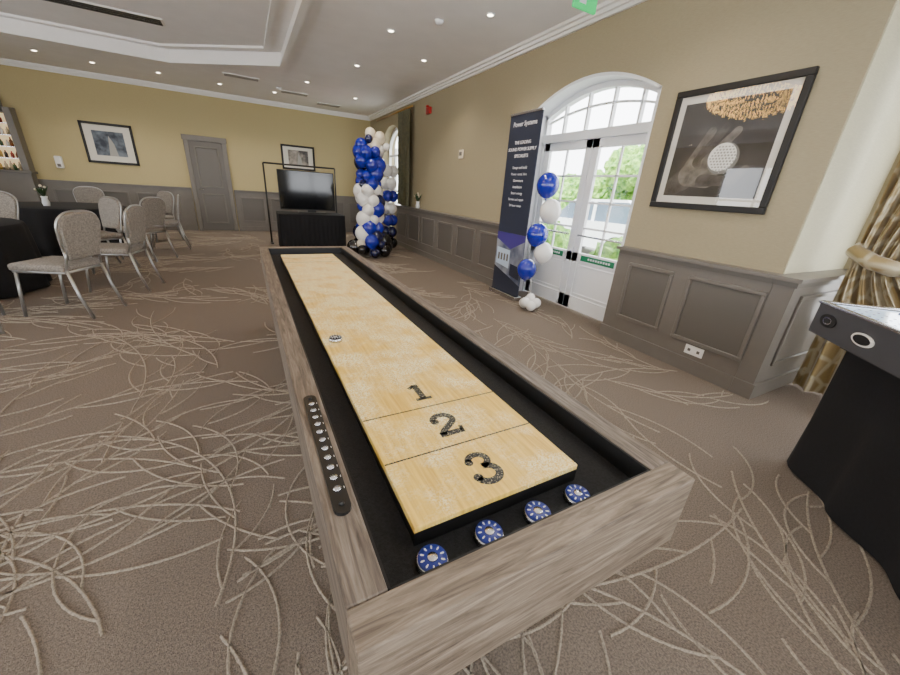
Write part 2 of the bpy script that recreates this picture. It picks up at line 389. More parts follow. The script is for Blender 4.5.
for (x0,x1) in ((XL,-1.22),(-0.26,XF)):
    b.box((x0,YF-.03,0),(x1,YF,1.04),M['grey']); b.box((x0,YF-.06,1.04),(x1,YF,1.075),M['grey'],bev=0.005); b.box((x0,YF-.045,0),(x1,YF-.03,0.13),M['grey'],bev=0.003)
    x=x0+0.12
    while x+0.6<x1: frameY(b,YF-.03,x,x+0.6,0.25,0.9,M['grey'],.035,.02); b.box((x+.03,YF-.034,.28),(x+.57,YF-.03,.87),M['greyd']); x+=0.74
b.done("baseboard_far")
b=MB()
b.box((-1.2,YF-.08,0),(-1.1,YF-.001,2.28),M['grey'],bev=0.008); b.box((-.38,YF-.08,0),(-.28,YF-.001,2.28),M['grey'],bev=0.008); b.box((-1.22,YF-.085,2.18),(-.26,YF-.001,2.30),M['grey'],bev=0.008)
b.box((-1.1,YF-.05,0.01),(-.38,YF-.001,2.18),M['greyd'])
frameY(b,YF-.05,-1.0,-0.48,1.1,2.06,M['grey'],0.035,0.02); frameY(b,YF-.05,-1.0,-0.48,0.2,0.95,M['grey'],0.035,0.02)
b.tube([(-1.04,YF-.05,1.05),(-1.04,YF-.1,1.05),(-.94,YF-.1,1.05)],0.012,M['metal'])
b.done("door_2")
# ------------------------------------------------------------------ french doors
XD=3.80
b=MB(); w=M['white']
def bx(y0,y1,z0,z1,x0=XD,x1=XD+.05,m=None): b.box((x0,y0,z0),(x1,y1,z1),m or w,bev=0.004,seg=1)
b.box((XW-.004,D0+.001,0),(XD+.07,D0+.03,DZ),w); b.box((XW-.004,D1-.03,0),(XD+.07,D1-.001,DZ),w)
bx(D0+.03,D0+.08,0,DZ,XD-.02,XD+.07); bx(D1-.08,D1-.03,0,DZ,XD-.02,XD+.07); bx(D0+.03,D1-.03,2.12,2.22,XD-.04,XD+.07)
mid=(D0+D1)/2
for (a,c) in ((D0+.08,mid-.004),(mid+.004,D1-.08)):
    bx(a,a+.1,0.02,2.12); bx(c-.1,c,0.02,2.12); bx(a,c,0.02,0.2); bx(a,c,2.02,2.12); bx(a,c,0.66,0.78)
    b.box((XD+.015,a+.1,0.2),(XD+.035,c-.1,0.66),w)
    frameX(b,XD+.015,a+.13,c-.13,0.23,0.63,w,0.02,0.01)
    m2=(a+c)/2; bx(m2-.012,m2+.012,0.78,2.02,XD+.01,XD+.04)
    for z in (1.09,1.4,1.71): bx(a+.1,c-.1,z-.012,z+.012,XD+.01,XD+.04)
    b.box((XD+.022,a+.1,0.78),(XD+.026,c-.1,2.02),M['pane'])
    b.box((XD-.004,a+.16,0.685),(XD-.001,c-.16,0.755),M['green'])
    for i in range(9): b.box((XD-.006,a+.22+i*.04,0.71),(XD-.004,a+.245+i*.04,.735),M['txt'])
    b.tube([(XD-.05,a+.08,1.0),(XD-.05,c-.08,1.0)],0.012,M['metal'])
N=24
for i in range(N):
    ya=D0+(D1-D0)*i/N; yb=D0+(D1-D0)*(i+1)/N; za=archz(ya,D0,D1,DZ,DR); zb=archz(yb,D0,D1,DZ,DR)
    b.prism([(ya,za-.09),(yb,zb-.09),(yb,zb-.001),(ya,za-.001)],XD-.02,XD+.07,w,'x')
    b.prism([(ya,za-.03),(yb,zb-.03),(yb,zb-.001),(ya,za-.001)],XW-.004,XD+.0,w,'x')
for k in (0.2,0.4,0.6,0.8):
    y=D0+(D1-D0)*k; b.prism([(y-.014,2.2),(y+.014,2.2),(y+.014,archz(y,D0,D1,DZ,DR)-.02),(y-.014,archz(y,D0,D1,DZ,DR)-.02)],XD+.0,XD+.05,w,'x')
N=20
for i in range(N):
    ya=D0+.03+(D1-D0-.06)*i/N; yb=D0+.03+(D1-D0-.06)*(i+1)/N; za=archz(ya,D0,D1,2.33,.14); zb=archz(yb,D0,D1,2.33,.14)
    b.prism([(ya,za),(yb,zb),(yb,zb+.022),(ya,za+.022)],XD+.01,XD+.04,w,'x')
b.done("door_1")
b=MB()
N=24
for i in range(N):
    ya=W0+(W1-W0)*i/N; yb=W0+(W1-W0)*(i+1)/N; za=archz(ya,W0,W1,WZ,WR); zb=archz(yb,W0,W1,WZ,WR)
    b.prism([(ya,za-.08),(yb,zb-.08),(yb,zb-.001),(ya,za-.001)],3.74,3.82,w,'x')
for y in (W0,W0+.47,W0+.97,W1-.06): b.box((3.74,y,0.9),(3.8,y+.06,WZ+.1),w)
for z in (0.9,1.3,1.75,2.2): b.box((3.75,W0,z),(3.79,W1,z+.05),w)
b.done("window_4")
# ------------------------------------------------------------------ shuffleboard table
b=MB()
x0,x1,y0,y1=0.06,0.90,0.31,4.02; zt,zb=0.80,0.59; t=0.07
ry,rx=M['railY'],M['railX']
b.box((x0,y0+t,zb),(x0+t,y1-t,zt),ry,bev=0.004); b.box((x1-t,y0+t,zb),(x1,y1-t,zt),ry,bev=0.004)
b.box((x0,y0,zb),(x1,y0+t,zt),rx,bev=0.004); b.box((x0,y1-t,zb),(x1,y1,zt),rx,bev=0.004)
b.box((x0+t,y0+t,0.66),(x1-t,y1-t,0.735),M['gutter'])
g=0.006
b.box((x0+t,y0+t,0.735),(x0+t+g,y1-t,zt-.006),M['black']); b.box((x1-t-g,y0+t,0.735),(x1-t,y1-t,zt-.006),M['black'])
b.box((x0+t,y0+t,0.735),(x1-t,y0+t+g,zt-.006),M['black']); b.box((x0+t,y1-t-g,0.735),(x1-t,y1-t,zt-.006),M['black'])
PX0,PX1,PY0,PY1=0.218,0.672,0.478,3.62
b.box((PX0+.004,PY0+.004,0.735),(PX1-.004,PY1-.004,0.783),M['black'])
b.box((PX0,PY0,0.772),(PX1,PY1,0.790),M['play'],bev=0.002)
b.box((PX0+.001,PY0-.0006,0.740),(PX1-.001,PY0+.01,0.776),M['black'])
for y in (0.672,0.868,3.62-0.19,3.62-0.38): b.box((PX0+.002,y-.0022,0.7895),(PX1-.002,y+.0022,0.7904),M['digit'])
pts=[]
for i in range(9): a=pi*i/8; pts.append((0.098+0.018*cos(a),1.02+0.018*sin(a)))
for i in range(9): a=pi+pi*i/8; pts.append((0.098+0.018*cos(a),0.575+0.018*sin(a)))
b.prism(pts,zt-.001,zt+.008,M['black'])
for i in range(11):
    y=0.625+i*0.036; b.lathe([(0.0085,0),(0.0085,0.003),(0.0001,0.0045)],(0.098,y,zt+.008),M['metal'],12)
    b.box((.112,y-.003,zt+.008),(.1135,y+.003,zt+.0085),M['txt'])
for y in (0.582,1.016): b.lathe([(0.006,0),(0.005,0.004),(0.0001,0.005)],(0.098,y,zt+.008),M['black'],10)
b.box((x0+.07,y0+.1,0.54),(x1-.07,y1-.1,0.59),M['black'])
for y in (0.72,2.62,3.62):
    for x in (x0+.03,x1-.03-.09):
        b.prism([(x,0.54),(x+.09,0.54),(x+.08,0.02),(x+.01,0.02)],y,y+.09,M['black'],'y')
        b.lathe([(0.03,0),(0.03,0.02)],(x+.045,y+.045,0),M['metal'],12)
    b.box((x0+.1,y+.02,0.18),(x1-.1,y+.07,0.25),M['black'])
dg=M['digit']; Z0,Z1=.7898,.7906
def arc(cx,cy,r,a0,a1,n=20,sx=1): return [(cx+sx*r*cos(radians(a0+(a1-a0)*i/n)),cy+r*sin(radians(a0+(a1-a0)*i/n))) for i in range(n+1)]
def dot(cx,cy,r): b.prism([(cx+r*cos(2*pi*i/14),cy+r*sin(2*pi*i/14)) for i in range(14)],Z0,Z1,dg)
def T(p,cx,cy,s=.84): return [(cx+x*s,cy+y*s) for x,y in p]
c1=(.434,.960); b.stroke(T([(0,-.055),(0,.058)],*c1),.022,Z0,Z1,dg); b.stroke(T([(-.032,-.052),(.032,-.052)],*c1),.014,Z0,Z1,dg); b.stroke(T([(-.03,.034),(-.002,.052)],*c1),.014,Z0,Z1,dg)
c2=(.436,.765); p2=arc(0,.025,.031,175,-35,20,1.15)+[(-.02,-.03),(-.036,-.05)]
b.stroke(T(p2,*c2),.020,Z0,Z1,dg); b.stroke(T([(-.044,-.05),(.044,-.05)],*c2),.020,Z0,Z1,dg); b.stroke(T([(.038,-.052),(.042,-.026)],*c2),.012,Z0,Z1,dg)
dot(c2[0]-.026,c2[1]+.020,.0125)
c3=(.440,.570); b.stroke(T(arc(0,.030,.026,165,-90,20,1.2),*c3),.018,Z0,Z1,dg); b.stroke(T(arc(0,-.026,.031,90,-165,22,1.2),*c3),.020,Z0,Z1,dg)
dot(c3[0]-.025,c3[1]+.027,.0115); dot(c3[0]-.029,c3[1]-.026,.0125)
tbl=b.done("shuffleboard_table")
def puck(x,y,z,cm,r=0.033,rot=0):
    b=MB(); b.recenter=True
    b.lathe([(r*0.9,0),(r,0.002),(r,0.012),(r*0.93,0.016),(r*0.9,0.0165)],(x,y,z),M['metal'],28)
    b.lathe([(r*0.9,0.0162),(r*0.88,0.020),(r*0.5,0.021),(0.0005,0.021)],(x,y,z),cm,28)
    b.lathe([(r*0.34,0.0205),(r*0.30,0.0230),(0.0005,0.0236)],(x,y,z),M['metal'],20)
    for k in range(10):
        a=2*pi*k/10+rot; ca,sa=cos(a),sin(a)
        q=[(r*.52,r*.035),(r*.70,r*.06),(r*.78,0),(r*.70,-r*.06),(r*.52,-r*.035)]
        b.prism([(x+uu*ca-v*sa,y+uu*sa+v*ca) for uu,v in q],z+.0195,z+.0212,M['txt'])
    return b.done("shuffleboard_puck")
for i,(x,y) in enumerate(((0.237,0.430),(0.372,0.432),(0.505,0.430),(0.632,0.430))): puck(x,y,0.7352,M['bluep'],rot=i)
puck(0.268,1.48,0.7902,M['black'],r=0.028)
# ------------------------------------------------------------------ banquet chairs
def chair_mesh():
    b=MB(); f=M['fabric']; fr=M['frame']
    b.box((-.22,-.20,.42),(.22,.25,.49),f,bev=0.03,seg=3)
    out=[]
    for i in range(25):
        a=pi*i/24; out.append((0.215*math.copysign(abs(cos(a))**0.7,cos(a)),0.80+0.14*abs(sin(a))**0.8))
    out+=[(-.205,.72),(-.18,.60),(-.165,.53),(.165,.53),(.18,.60),(.205,.72)]
    tilt=Matrix.Translation((0,-.20,.45))@Matrix.Rotation(radians(9),4,'X')@Matrix.Translation((0,0,-.45))
    b.M=tilt
    n=len(out); vs=[];cz=0.73
    layers=[(-.028,0.93),(-.02,1.0),(.02,1.0),(.03,0.93)]
    for (d,s) in layers:
        for (x,z) in out: vs.append((x*s,d,cz+(z-cz)*s))
    fs=[list(range(n)),[3*n+i for i in range(n)][::-1]]
    for l in range(3):
        for i in range(n): fs.append((l*n+i,l*n+(i+1)%n,(l+1)*n+(i+1)%n,(l+1)*n+i))
    b.add(vs,fs,f,False)
    rim=[(x*1.02,0.0,cz+(z-cz)*1.02) for x,z in out]
    b.tube([rim[-3]]+[rim[-2]]+[rim[-1]]+rim[:25]+[rim[25],rim[26],rim[27]],.010,fr,6)
    for s in (-1,1): b.tube([(s*.19,0,.44),(s*.178,-.005,.55),(s*.185,-.002,.61)],0.011,fr)
    b.M=Matrix()
    for s in (-1,1):
        b.tube([(s*.19,-.20,.44),(s*.195,-.24,.22),(s*.2,-.31,0.0)],0.013,fr); b.tube([(s*.20,.20,.44),(s*.205,.23,.2),(s*.21,.25,0)],0.013,fr)
        b.tube([(s*.195,-.19,.42),(s*.2,.22,.42)],0.013,fr)
    b.tube([(-.19,-.19,.42),(.19,-.19,.42)],0.013,fr); b.tube([(-.2,.2,.42),(.2,.2,.42)],0.013,fr)
    return b.done("banquet_chair")
ch0=chair_mesh(); first=True
def chair(x,y,face):
    global first
    if first: o=ch0; first=False
    else: o=bpy.data.objects.new("banquet_chair",ch0.data); S.collection.objects.link(o)
    o.location=(x,y,0); o.rotation_euler=(0,0,radians(face-90)); o.scale=(1.08,1.08,1.08)
TA=(-3.2,6.1); TB=(-2.85,9.1)
def toward(x,y,T,dev=0): return math.degrees(math.atan2(T[1]-y,T[0]-x))+dev
for (x,y,T,dv) in ((-1.72,5.0,TA,14),(-1.50,5.95,TA,-6),(-2.36,4.66,TA,-10),(-4.5,7.0,TA,0),(-3.15,7.5,TA,0),
                (-2.0,7.2,TA,0),(-1.60,8.0,TB,8),(-1.45,9.1,TB,5),(-1.75,10.2,TB,0),(-2.9,10.5,TB,0),(-4.1,9.6,TB,0)):
    chair(x,y,toward(x,y,T,dv))
def roundtable(c,r=0.86):
    b=MB(); N=96
    prof=[(0.001,.755),(r*.5,.755),(r*.97,.753),(r,.745),(r*1.01,.70),(r*1.02,.5),(r*1.03,.25),(r*1.04,.02)]
    ph=random.uniform(0,6)
    def mod(th,i,k): 
        return 1+ (0 if i<4 else (i-3)*0.010*sin(14*th+ph)+ (i-3)*0.005*sin(23*th))
    b.lathe(prof,(c[0],c[1],0),M['cloth'],N,mod=mod)
    return b.done("banquet_table")
roundtable(TA); roundtable(TB)
def centrepiece(x,y,z,name="flower_centrepiece"):
    b=MB(); b.recenter=True
    b.lathe([(0.04,0),(0.05,0.05),(0.035,0.12),(0.045,0.15)],(x,y,z),M['white'],16)
    for i in range(26):
        a=random.uniform(0,2*pi); l=random.uniform(.08,.2); t=random.uniform(.2,.9)
        e=(x+cos(a)*l*t,y+sin(a)*l*t,z+.14+l); b.tube([(x,y,z+.13),((x+e[0])/2,(y+e[1])/2,z+.14+l*.6),e],[.004,.012,.001],M['leaf2'],5)
        if i%5==0: b.ball(e,0.02,M['bcream'],8,1,False)
    return b.done(name)
centrepiece(TB[0]-0.1,TB[1]-0.3,.756); centrepiece(TA[0]-0.3,TA[1]+.1,.756)
centrepiece(3.5,8.2,1.006,"potted_plant")
# ------------------------------------------------------------------ TV with draped table and frame
b=MB(); 
def drape(b,x0,x1,y0,y1,z1,m,amp=0.012,per=0.09):
    b.box((x0,y0,z1-.03),(x1,y1,z1),m,bev=0.008)
    loop=[]
    def seg(a,c):
        n=max(2,int(math.hypot(c[0]-a[0],c[1]-a[1])/0.02))
        for i in range(n): t=i/n; loop.append((a[0]+(c[0]-a[0])*t,a[1]+(c[1]-a[1])*t))
    seg((x0,y0),(x1,y0));seg((x1,y0),(x1,y1));seg((x1,y1),(x0,y1));seg((x0,y1),(x0,y0))
    n=len(loop); vs=[];fs=[]; cx,cy=(x0+x1)/2,(y0+y1)/2
    for li,z in enumerate((z1-.01,z1-.2,z1-.5,0.01)):
        for i,(x,y) in enumerate(loop):
            k=amp*li*0.5*sin(i*0.02/per*2*pi+0.5*sin(i*0.1)); dx,dy=(x-cx),(y-cy); l=math.hypot(dx,dy)
            vs.append((x+dx/l*(k-.005),y+dy/l*(k-.005),z))
    for l in range(3):
        for i in range(n): fs.append((l*n+i,l*n+(i+1)%n,(l+1)*n+(i+1)%n,(l+1)*n+i))
    b.add(vs,fs,m,True)
drape(b,0.56,1.92,8.6,9.4,0.76,M['cloth']); b.done("draped_table")
b=MB()
b.box((0.64,9.05,0.82),(1.80,9.10,1.62),M['black'],bev=0.008); b.box((0.655,9.046,0.84),(1.785,9.052,1.605),M['screen'])
b.box((1.2,9.07,0.775),(1.38,9.11,0.86),M['black']); b.box((1.0,8.95,0.761),(1.58,9.22,0.778),M['black'],bev=0.005)
b.done("television")
b=MB()
for x in (0.43,1.97): b.tube([(x,9.75,0.02),(x,9.75,1.74)],0.018,M['black']); b.box((x-.03,9.56,0),(x+.03,10.0,.03),M['black'],bev=0.006)
b.tube([(0.43,9.75,1.74),(1.97,9.75,1.74)],0.018,M['black'])
b.done("backdrop_frame")
# ------------------------------------------------------------------ balloon column
b=MB(); cx,cy=2.27,7.85
lv=[('bblack',.13,.52),('bblack',.30,.44),('bnavy',.46,.34),('bblue',.62,.27),('bwhite',.80,.27),('bblue',.97,.25),('bwhite',1.13,.24),('bwhite',1.30,.26),('bblue',1.47,.22),('bblue',1.64,.25),('bblue',1.82,.26),('bblue',2.0,.24)]
for k,(mm,z,R) in enumerate(lv):
    nb=8 if R>.35 else 5
    for i in range(nb):
        a=2*pi*i/nb+k*0.6; c=mm
        if random.random()<0.2: c=random.choice(['bblue','bwhite','bnavy','bnavy','bcream'])
        r=random.choice([.1,.13,.15,.165])
        zz=max(z+random.uniform(-.05,.05),r*1.06+.005)
        b.ball((cx+cos(a)*R*.66,cy+sin(a)*R*.66,zz),r,M[c],16,1.05,False)
for (dx,dy,z,r,c) in ((.1,0,2.16,.15,'bcream'),(.22,-.02,2.3,.12,'bcream'),(0.04,.02,2.36,.11,'bcream'),(.2,0,2.08,.12,'bwhite'),(-.15,0,2.15,.12,'bblue'),(.33,-.1,2.15,.07,'bwhite'),(-.02,-.08,2.26,.08,'bnavy')):
    b.ball((cx+dx,cy+dy,z),r,M[c],16,1.05,False)
b.tube([(cx,cy,0.0),(cx,cy,2.3)],0.02,M['white'])
b.done("balloon_column")
b=MB()
for k in range(7):
    z=.14+k*.27
    for i in range(3):
        a=i*2.1+k; b.ball((3.0+cos(a)*.09,8.75+sin(a)*.09,z),.125,M[('bblack','bnavy','bblue','bwhite','bblue','bwhite','bwhite')[k]],12,1.05,False)
b.tube([(3.0,8.75,0),(3.0,8.75,1.85)],.012,M['white'])
b.done("balloon_tower")
b=MB(); X=3.22
b.tube([(X,3.60,.12),(X,3.66,.5),(X,3.60,1.0),(X,3.60,1.7)],.004,M['white'],6)
for (y,z,r,c,dx) in ((3.60,1.56,.135,'bblue',0),(3.52,1.27,.13,'bwhite',.03),(3.62,.98,.135,'bblue',-.03),(3.54,.77,.12,'bwhite',.04),(3.74,.52,.13,'bblue',-.02)):
    b.ball((X+dx,y,z),r,M[c],20,1.12)
for i in range(6):
    a=i*1.05; b.ball((X+cos(a)*.08,3.60+sin(a)*.08,.078+.03*(i%2)),.072,M['bwhite'],12,1.0,False)
b.ball((X,3.60,.17),.06,M['bwhite'],12,1,False)
b.done("balloon_cluster")
# ------------------------------------------------------------------ roller banner
b=MB(); BX=3.30; BY0,BY1=3.97,4.62
b.box((BX,BY0,.06),(BX+.008,BY1,2.42),M['navy'])
b.box((BX-.06,BY0-.01,.0),(BX+.07,BY1+.01,.07),M['metal'],bev=0.012)
b.box((BX-.01,BY0,2.40),(BX+.018,BY1,2.43),M['metal'],bev=0.004)
b.tube([(BX+.03,(BY0+BY1)/2,.05),(BX+.03,(BY0+BY1)/2,2.4)],.01,M['metal'])
pm=mat("banner_photo",(150,156,168),0.5,c2=(72,80,104),scale=4)
pur=mat("banner_purple",(66,54,130),0.5); lb=mat("banner_lightblue",(186,204,224),0.5)
b.box((BX-.002,BY0,.07),(BX,BY1,.92),pm)
b.prism([(BY0,.07),(BY1,.07),(BY1,.42),(BY0,.22)],BX-.004,BX-.002,M['navy'],'x')
b.prism([(BY0,.92),(BY1,.92),(BY1,.82),(BY0+.3,.70),(BY0,.84)],BX-.004,BX-.002,pur,'x')
b.prism([(BY0+.30,.42),(BY0+.62,.46),(BY0+.62,.70),(BY0+.30,.68)],BX-.005,BX-.003,lb,'x')
for i in range(4): b.box((BX-.006,BY0+.33+i*.07,.52),(BX-.005,BY0+.37+i*.07,.62),M['greyd'])
b.prism([(BY0+.04,.30),(BY0+.26,.33),(BY0+.26,.50),(BY0+.04,.48)],BX-.005,BX-.003,M['navy'],'x')
ban=b.done("roller_banner")
def bt(s,z,size,off=0):
    text(s,size,(BX-.003,(BY0+BY1)/2,z),(0,-1,0),(0,0,1),M['txt'],ban,"lettering",align='CENTER',off=off)
bt("Power Systems",2.27,.078,off=.001)
for i,s in enumerate(("THE LEADING","SOUND POWER SUPPLY","SPECIALISTS")): bt(s,2.06-i*.08,.054,off=.001)
for i,s in enumerate(("Design and build","Power rental, hire","Generators","Installation","Smart energy","Service and repair","24 hour cover")): bt(s,1.76-i*.08,.046)
# ------------------------------------------------------------------ pictures
b=MB(); k=M['black']; fw=.05; y0p,y1p,z0p,z1p=1.47,2.44,1.41,2.37; x=XW
b.box((x-.035,y0p,z0p),(x,y1p,z0p+fw),k,bev=.006);b.box((x-.035,y0p,z1p-fw),(x,y1p,z1p),k,bev=.006)
b.box((x-.035,y0p,z0p+fw),(x,y0p+fw,z1p-fw),k,bev=.006);b.box((x-.035,y1p-fw,z0p+fw),(x,y1p,z1p-fw),k,bev=.006)
b.box((x-.014,y0p+fw,z0p+fw),(x,y1p-fw,z1p-fw),M['glassw'])
ph=mat("golf_photo",(62,59,58),0.5,c2=(30,28,29),scale=3); gl=mat("golf_glove",(118,112,106),0.6,c2=(74,69,66),scale=14); gl2=mat("golf_glove_dark",(84,79,76),0.6,c2=(48,45,44),scale=12)
gb=mat("golf_ball_print",(232,230,225),0.5,var=.05,scale=10); gd=mat("golf_dimple_print",(160,158,152),0.5); gsh=mat("golf_shade_print",(120,118,114),0.5)
q0,q1,r0,r1=1.575,2.335,1.52,2.26
b.box((XW-.016,q0,r0),(XW-.0135,q1,r1),ph)
by,bz,br=1.90,1.82,.120
def cap2(p0,p1,ra,rb,xx,m):
    dx,dy=p1[0]-p0[0],p1[1]-p0[1]; a=math.atan2(dy,dx); P=[]
    for i in range(11): t=a+pi/2+pi*i/10; P.append((p0[0]+ra*cos(t),p0[1]+ra*sin(t)))
    for i in range(11): t=a-pi/2+pi*i/10; P.append((p1[0]+rb*cos(t),p1[1]+rb*sin(t)))
    P=[(min(max(y,q0),q1),min(max(z,r0),r1)) for y,z in P]
    b.prism(P,xx-.0004,xx,m,'x')
cap2((2.29,1.58),(2.10,1.72),.08,.11,XW-.0163,gl2)
cap2((2.14,1.70),(1.98,1.67),.10,.08,XW-.0167,gl)
for i,(p0,p1,ra,rb) in enumerate((((2.16,1.78),(2.05,2.03),.046,.034),((2.10,1.80),(1.95,2.05),.044,.034),((2.03,1.80),(1.85,2.02),.042,.032))):
    cap2(p0,p1,ra,rb,XW-.0169-.0003*i,(gl,gl2,gl)[i])
cap2((2.02,1.65),(1.80,1.65),.05,.036,XW-.0180,gl2); cap2((1.80,1.65),(1.71,1.74),.036,.028,XW-.0182,gl)
b.prism([(by+br*cos(2*pi*i/40),bz+br*sin(2*pi*i/40)) for i in range(40)],XW-.0192,XW-.0186,gsh,'x')
b.prism([(by+.010+(br-.013)*cos(2*pi*i/40),bz+.010+(br-.013)*sin(2*pi*i/40)) for i in range(40)],XW-.0196,XW-.0190,gb,'x')
for i in range(-5,6):
    for j in range(-5,6):
        uu,v=i*.025+(j%2)*.0125,j*.022; q=math.hypot(uu,v)
        if q<.104:
            e=math.sqrt(1-(q/.125)**2); b.prism([(by+uu+.0085*cos(2*pi*h/8),bz+v+.0085*e*sin(2*pi*h/8)) for h in range(8)],XW-.0202,XW-.0194,gd,'x')
g0=bpy.data.materials.new("picture_glass"); g0.use_nodes=True; nt=g0.node_tree; nt.nodes.clear()
o=nt.nodes.new("ShaderNodeOutputMaterial"); t=nt.nodes.new("ShaderNodeBsdfTransparent"); g=nt.nodes.new("ShaderNodeBsdfGlossy"); g.inputs["Roughness"].default_value=0.02
fz=nt.nodes.new("ShaderNodeFresnel"); fz.inputs[0].default_value=1.6; xx=nt.nodes.new("ShaderNodeMixShader"); nt.links.new(fz.outputs[0],xx.inputs[0]); nt.links.new(t.outputs[0],xx.inputs[1]); nt.links.new(g.outputs[0],xx.inputs[2]); nt.links.new(xx.outputs[0],o.inputs[0])
b.add([(XW-.024,1.51,1.45),(XW-.024,2.40,1.45),(XW-.024,2.40,2.33),(XW-.024,1.51,2.33)],[(0,1,2,3)],g0)
b.done("golf_picture")
def picY(x0,x1,z0,z1,name,cols):
    b=MB(); k=M['black']; y=YF-.001; fw=.05
    b.box((x0,y-.03,z0),(x1,y,z0+fw),k,bev=.006);b.box((x0,y-.03,z1-fw),(x1,y,z1),k,bev=.006);b.box((x0,y-.03,z0),(x0+fw,y,z1),k,bev=.006);b.box((x1-fw,y-.03,z0),(x1,y,z1),k,bev=.006)
    b.box((x0+fw,y-.012,z0+fw),(x1-fw,y,z1-fw),M['glassw'])
    w,h=x1-x0,z1-z0; m=mat(name+"_art",cols[0],.5,c2=cols[1],scale=7)
    b.box((x0+.2*w,y-.014,z0+.2*h),(x1-.2*w,y-.012,z1-.2*h),m)
    b.prism([(x0+.45*w,z0+.2*h),(x0+.62*w,z0+.2*h),(x0+.58*w,z0+.5*h),(x0+.5*w,z0+.7*h)],y-.016,y-.014,gd,'y')
    b.done("framed_picture")
picY(-3.10,-2.17,1.50,2.35,"p1",((34,42,56),(110,120,132))); picY(1.02,1.90,1.70,2.33,"p2",((60,60,60),(170,160,150)))
# bar display
b=MB(); shelf=mat("bar_back",(206,186,146),.6,emit=(255,222,170),estr=.7)
b.box((-5.9,YF-.06,1.22),(-4.05,YF-.001,2.44),M['grey'],bev=.005); b.box((-5.85,YF-.07,1.28),(-4.14,YF-.055,2.32),shelf)
b.box((-5.95,YF-.35,1.18),(-4.0,YF-.07,1.23),M['greyd'],bev=.005); b.box((-5.95,YF-.3,0),(-4.04,YF-.07,1.18),M['grey'])
b.box((-5.95,YF-.26,2.34),(-4.22,YF-.001,2.80),M['grey'],bev=.01); frameY(b,YF-.26,-4.9,-4.32,2.42,2.74,M['greyd'])
b.box((-4.16,YF-.26,1.23),(-4.05,YF-.06,2.42),M['grey'])
for z in (1.46,1.68,1.90,2.12): b.box((-5.85,YF-.22,z),(-4.16,YF-.07,z+.012),M['metal'])
bc=[mat("bottle_%d"%i,c,.2) for i,c in enumerate(((120,70,34),(54,80,50),(200,184,150),(150,60,44),(70,64,60),(200,166,90),(230,226,216)))]
for z in (1.235,1.473,1.693,1.913,2.133):
    x=-5.8
    while x<-4.2:
        hh=random.uniform(.5,.7); b.lathe([(.028,0),(.028,.16*hh),(.011,.21*hh),(.011,.26*hh)],(x,YF-.14-random.uniform(0,.04),z),random.choice(bc),10); x+=random.choice([.06,.07,.09])
b.done("bar_display_cabinet")
b=MB(); b.box((-3.66,YF-.1,1.33),(-3.54,YF,1.58),M['trimw'],bev=.02); b.box((-3.63,YF-.105,1.36),(-3.57,YF-.1,1.42),M['greyd']); b.done("soap_dispenser")
b=MB(); b.box((XW-.06,7.75,2.86),(XW-.001,7.93,2.98),M['red'],bev=.01); b.lathe([(.04,0),(.03,.03)],(XW-.06,7.84,2.98),M['red'],12); b.done("fire_alarm")
b=MB(); b.box((XW-.03,6.3,1.98),(XW-.001,6.45,2.13),M['bcream'],bev=.01); b.box((XW-.034,6.33,2.03),(XW-.03,6.42,2.09),M['greyd']); b.done("thermostat")
b=MB(); b.box((2.84,3.2,3.05),(3.12,3.23,3.19),M['exitg'],bev=.005)
for x in (2.9,3.06): b.tube([(x,3.215,3.19),(x,3.215,3.3)],.005,M['white'])
b.prism([(2.9,3.09),(2.98,3.09),(2.98,3.14),(3.03,3.14),(2.95,3.17),(2.87,3.14),(2.9,3.14)],3.196,3.2,M['txt'],'y'); b.done("exit_sign")
# ------------------------------------------------------------------ ceiling fittings
spots=[(-3.07,10.7),(-2.33,10.9),(-1.28,10.8),(-.2,10.9),(0.9,10.8),(2.56,9.9),(1.95,7.36),(1.93,5.57),(2.74,6.34),(1.9,3.6),(2.7,4.4),(1.9,1.6),(2.7,2.2),(-5.8,8),(1.9,-.6),(-5.8,4),(1.4,9.2)]
b=MB()
for (x,y) in spots:
    b.lathe([(.055,0),(.05,-.008),(.036,-.006)],(x,y,ZC),M['white'],20); b.lathe([(.034,-.0065),(.030,-.009)],(x,y,ZC),M['lampglow'],16)
b.done("ceiling_downlights")
for (x,y) in spots:
    l=bpy.data.lights.new("downlight_lamp",'SPOT'); l.energy=56; l.color=(1,.90,.76); l.spot_size=radians(130); l.spot_blend=.8; l.shadow_soft_size=.05
    o=bpy.data.objects.new("downlight_lamp",l); o.location=(x,y,ZC-.03); S.collection.objects.link(o)
b=MB()
def vent(x0,x1,y0,y1,z):
    b.box((x0,y0,z-.012),(x1,y1,z),M['trimw'])
    n=max(2,int((y1-y0)/.05))
    for i in range(n):
        y=y0+.015+(y1-y0-.03)*i/n; b.box((x0+.02,y,z-.014),(x1-.02,y+.022,z-.011),M['greyd'])
vent(-.1,.55,9.7,9.95,ZC); vent(1.0,1.6,10.4,10.65,ZC); vent(1.9,2.5,11.1,11.4,ZC)
b.done("ceiling_vent")
b=MB(); b.box((-3.4,7.82,ZC+.145),(-.75,8.14,ZC+.16),M['trimw']); 
for i in range(3): b.box((-3.37,7.85+i*.09,ZC+.138),(-.78,7.91+i*.09,ZC+.146),M['black'])
b.done("slot_diffuser")
b=MB()
for (x,y) in ((2.3,4.9),(0.95,10.2),(-4.6,9.9)): b.lathe([(.055,0),(.055,-.02),(.04,-.04),(.001,-.045)],(x,y,ZC),M['white'],20)
b.done("smoke_detector")
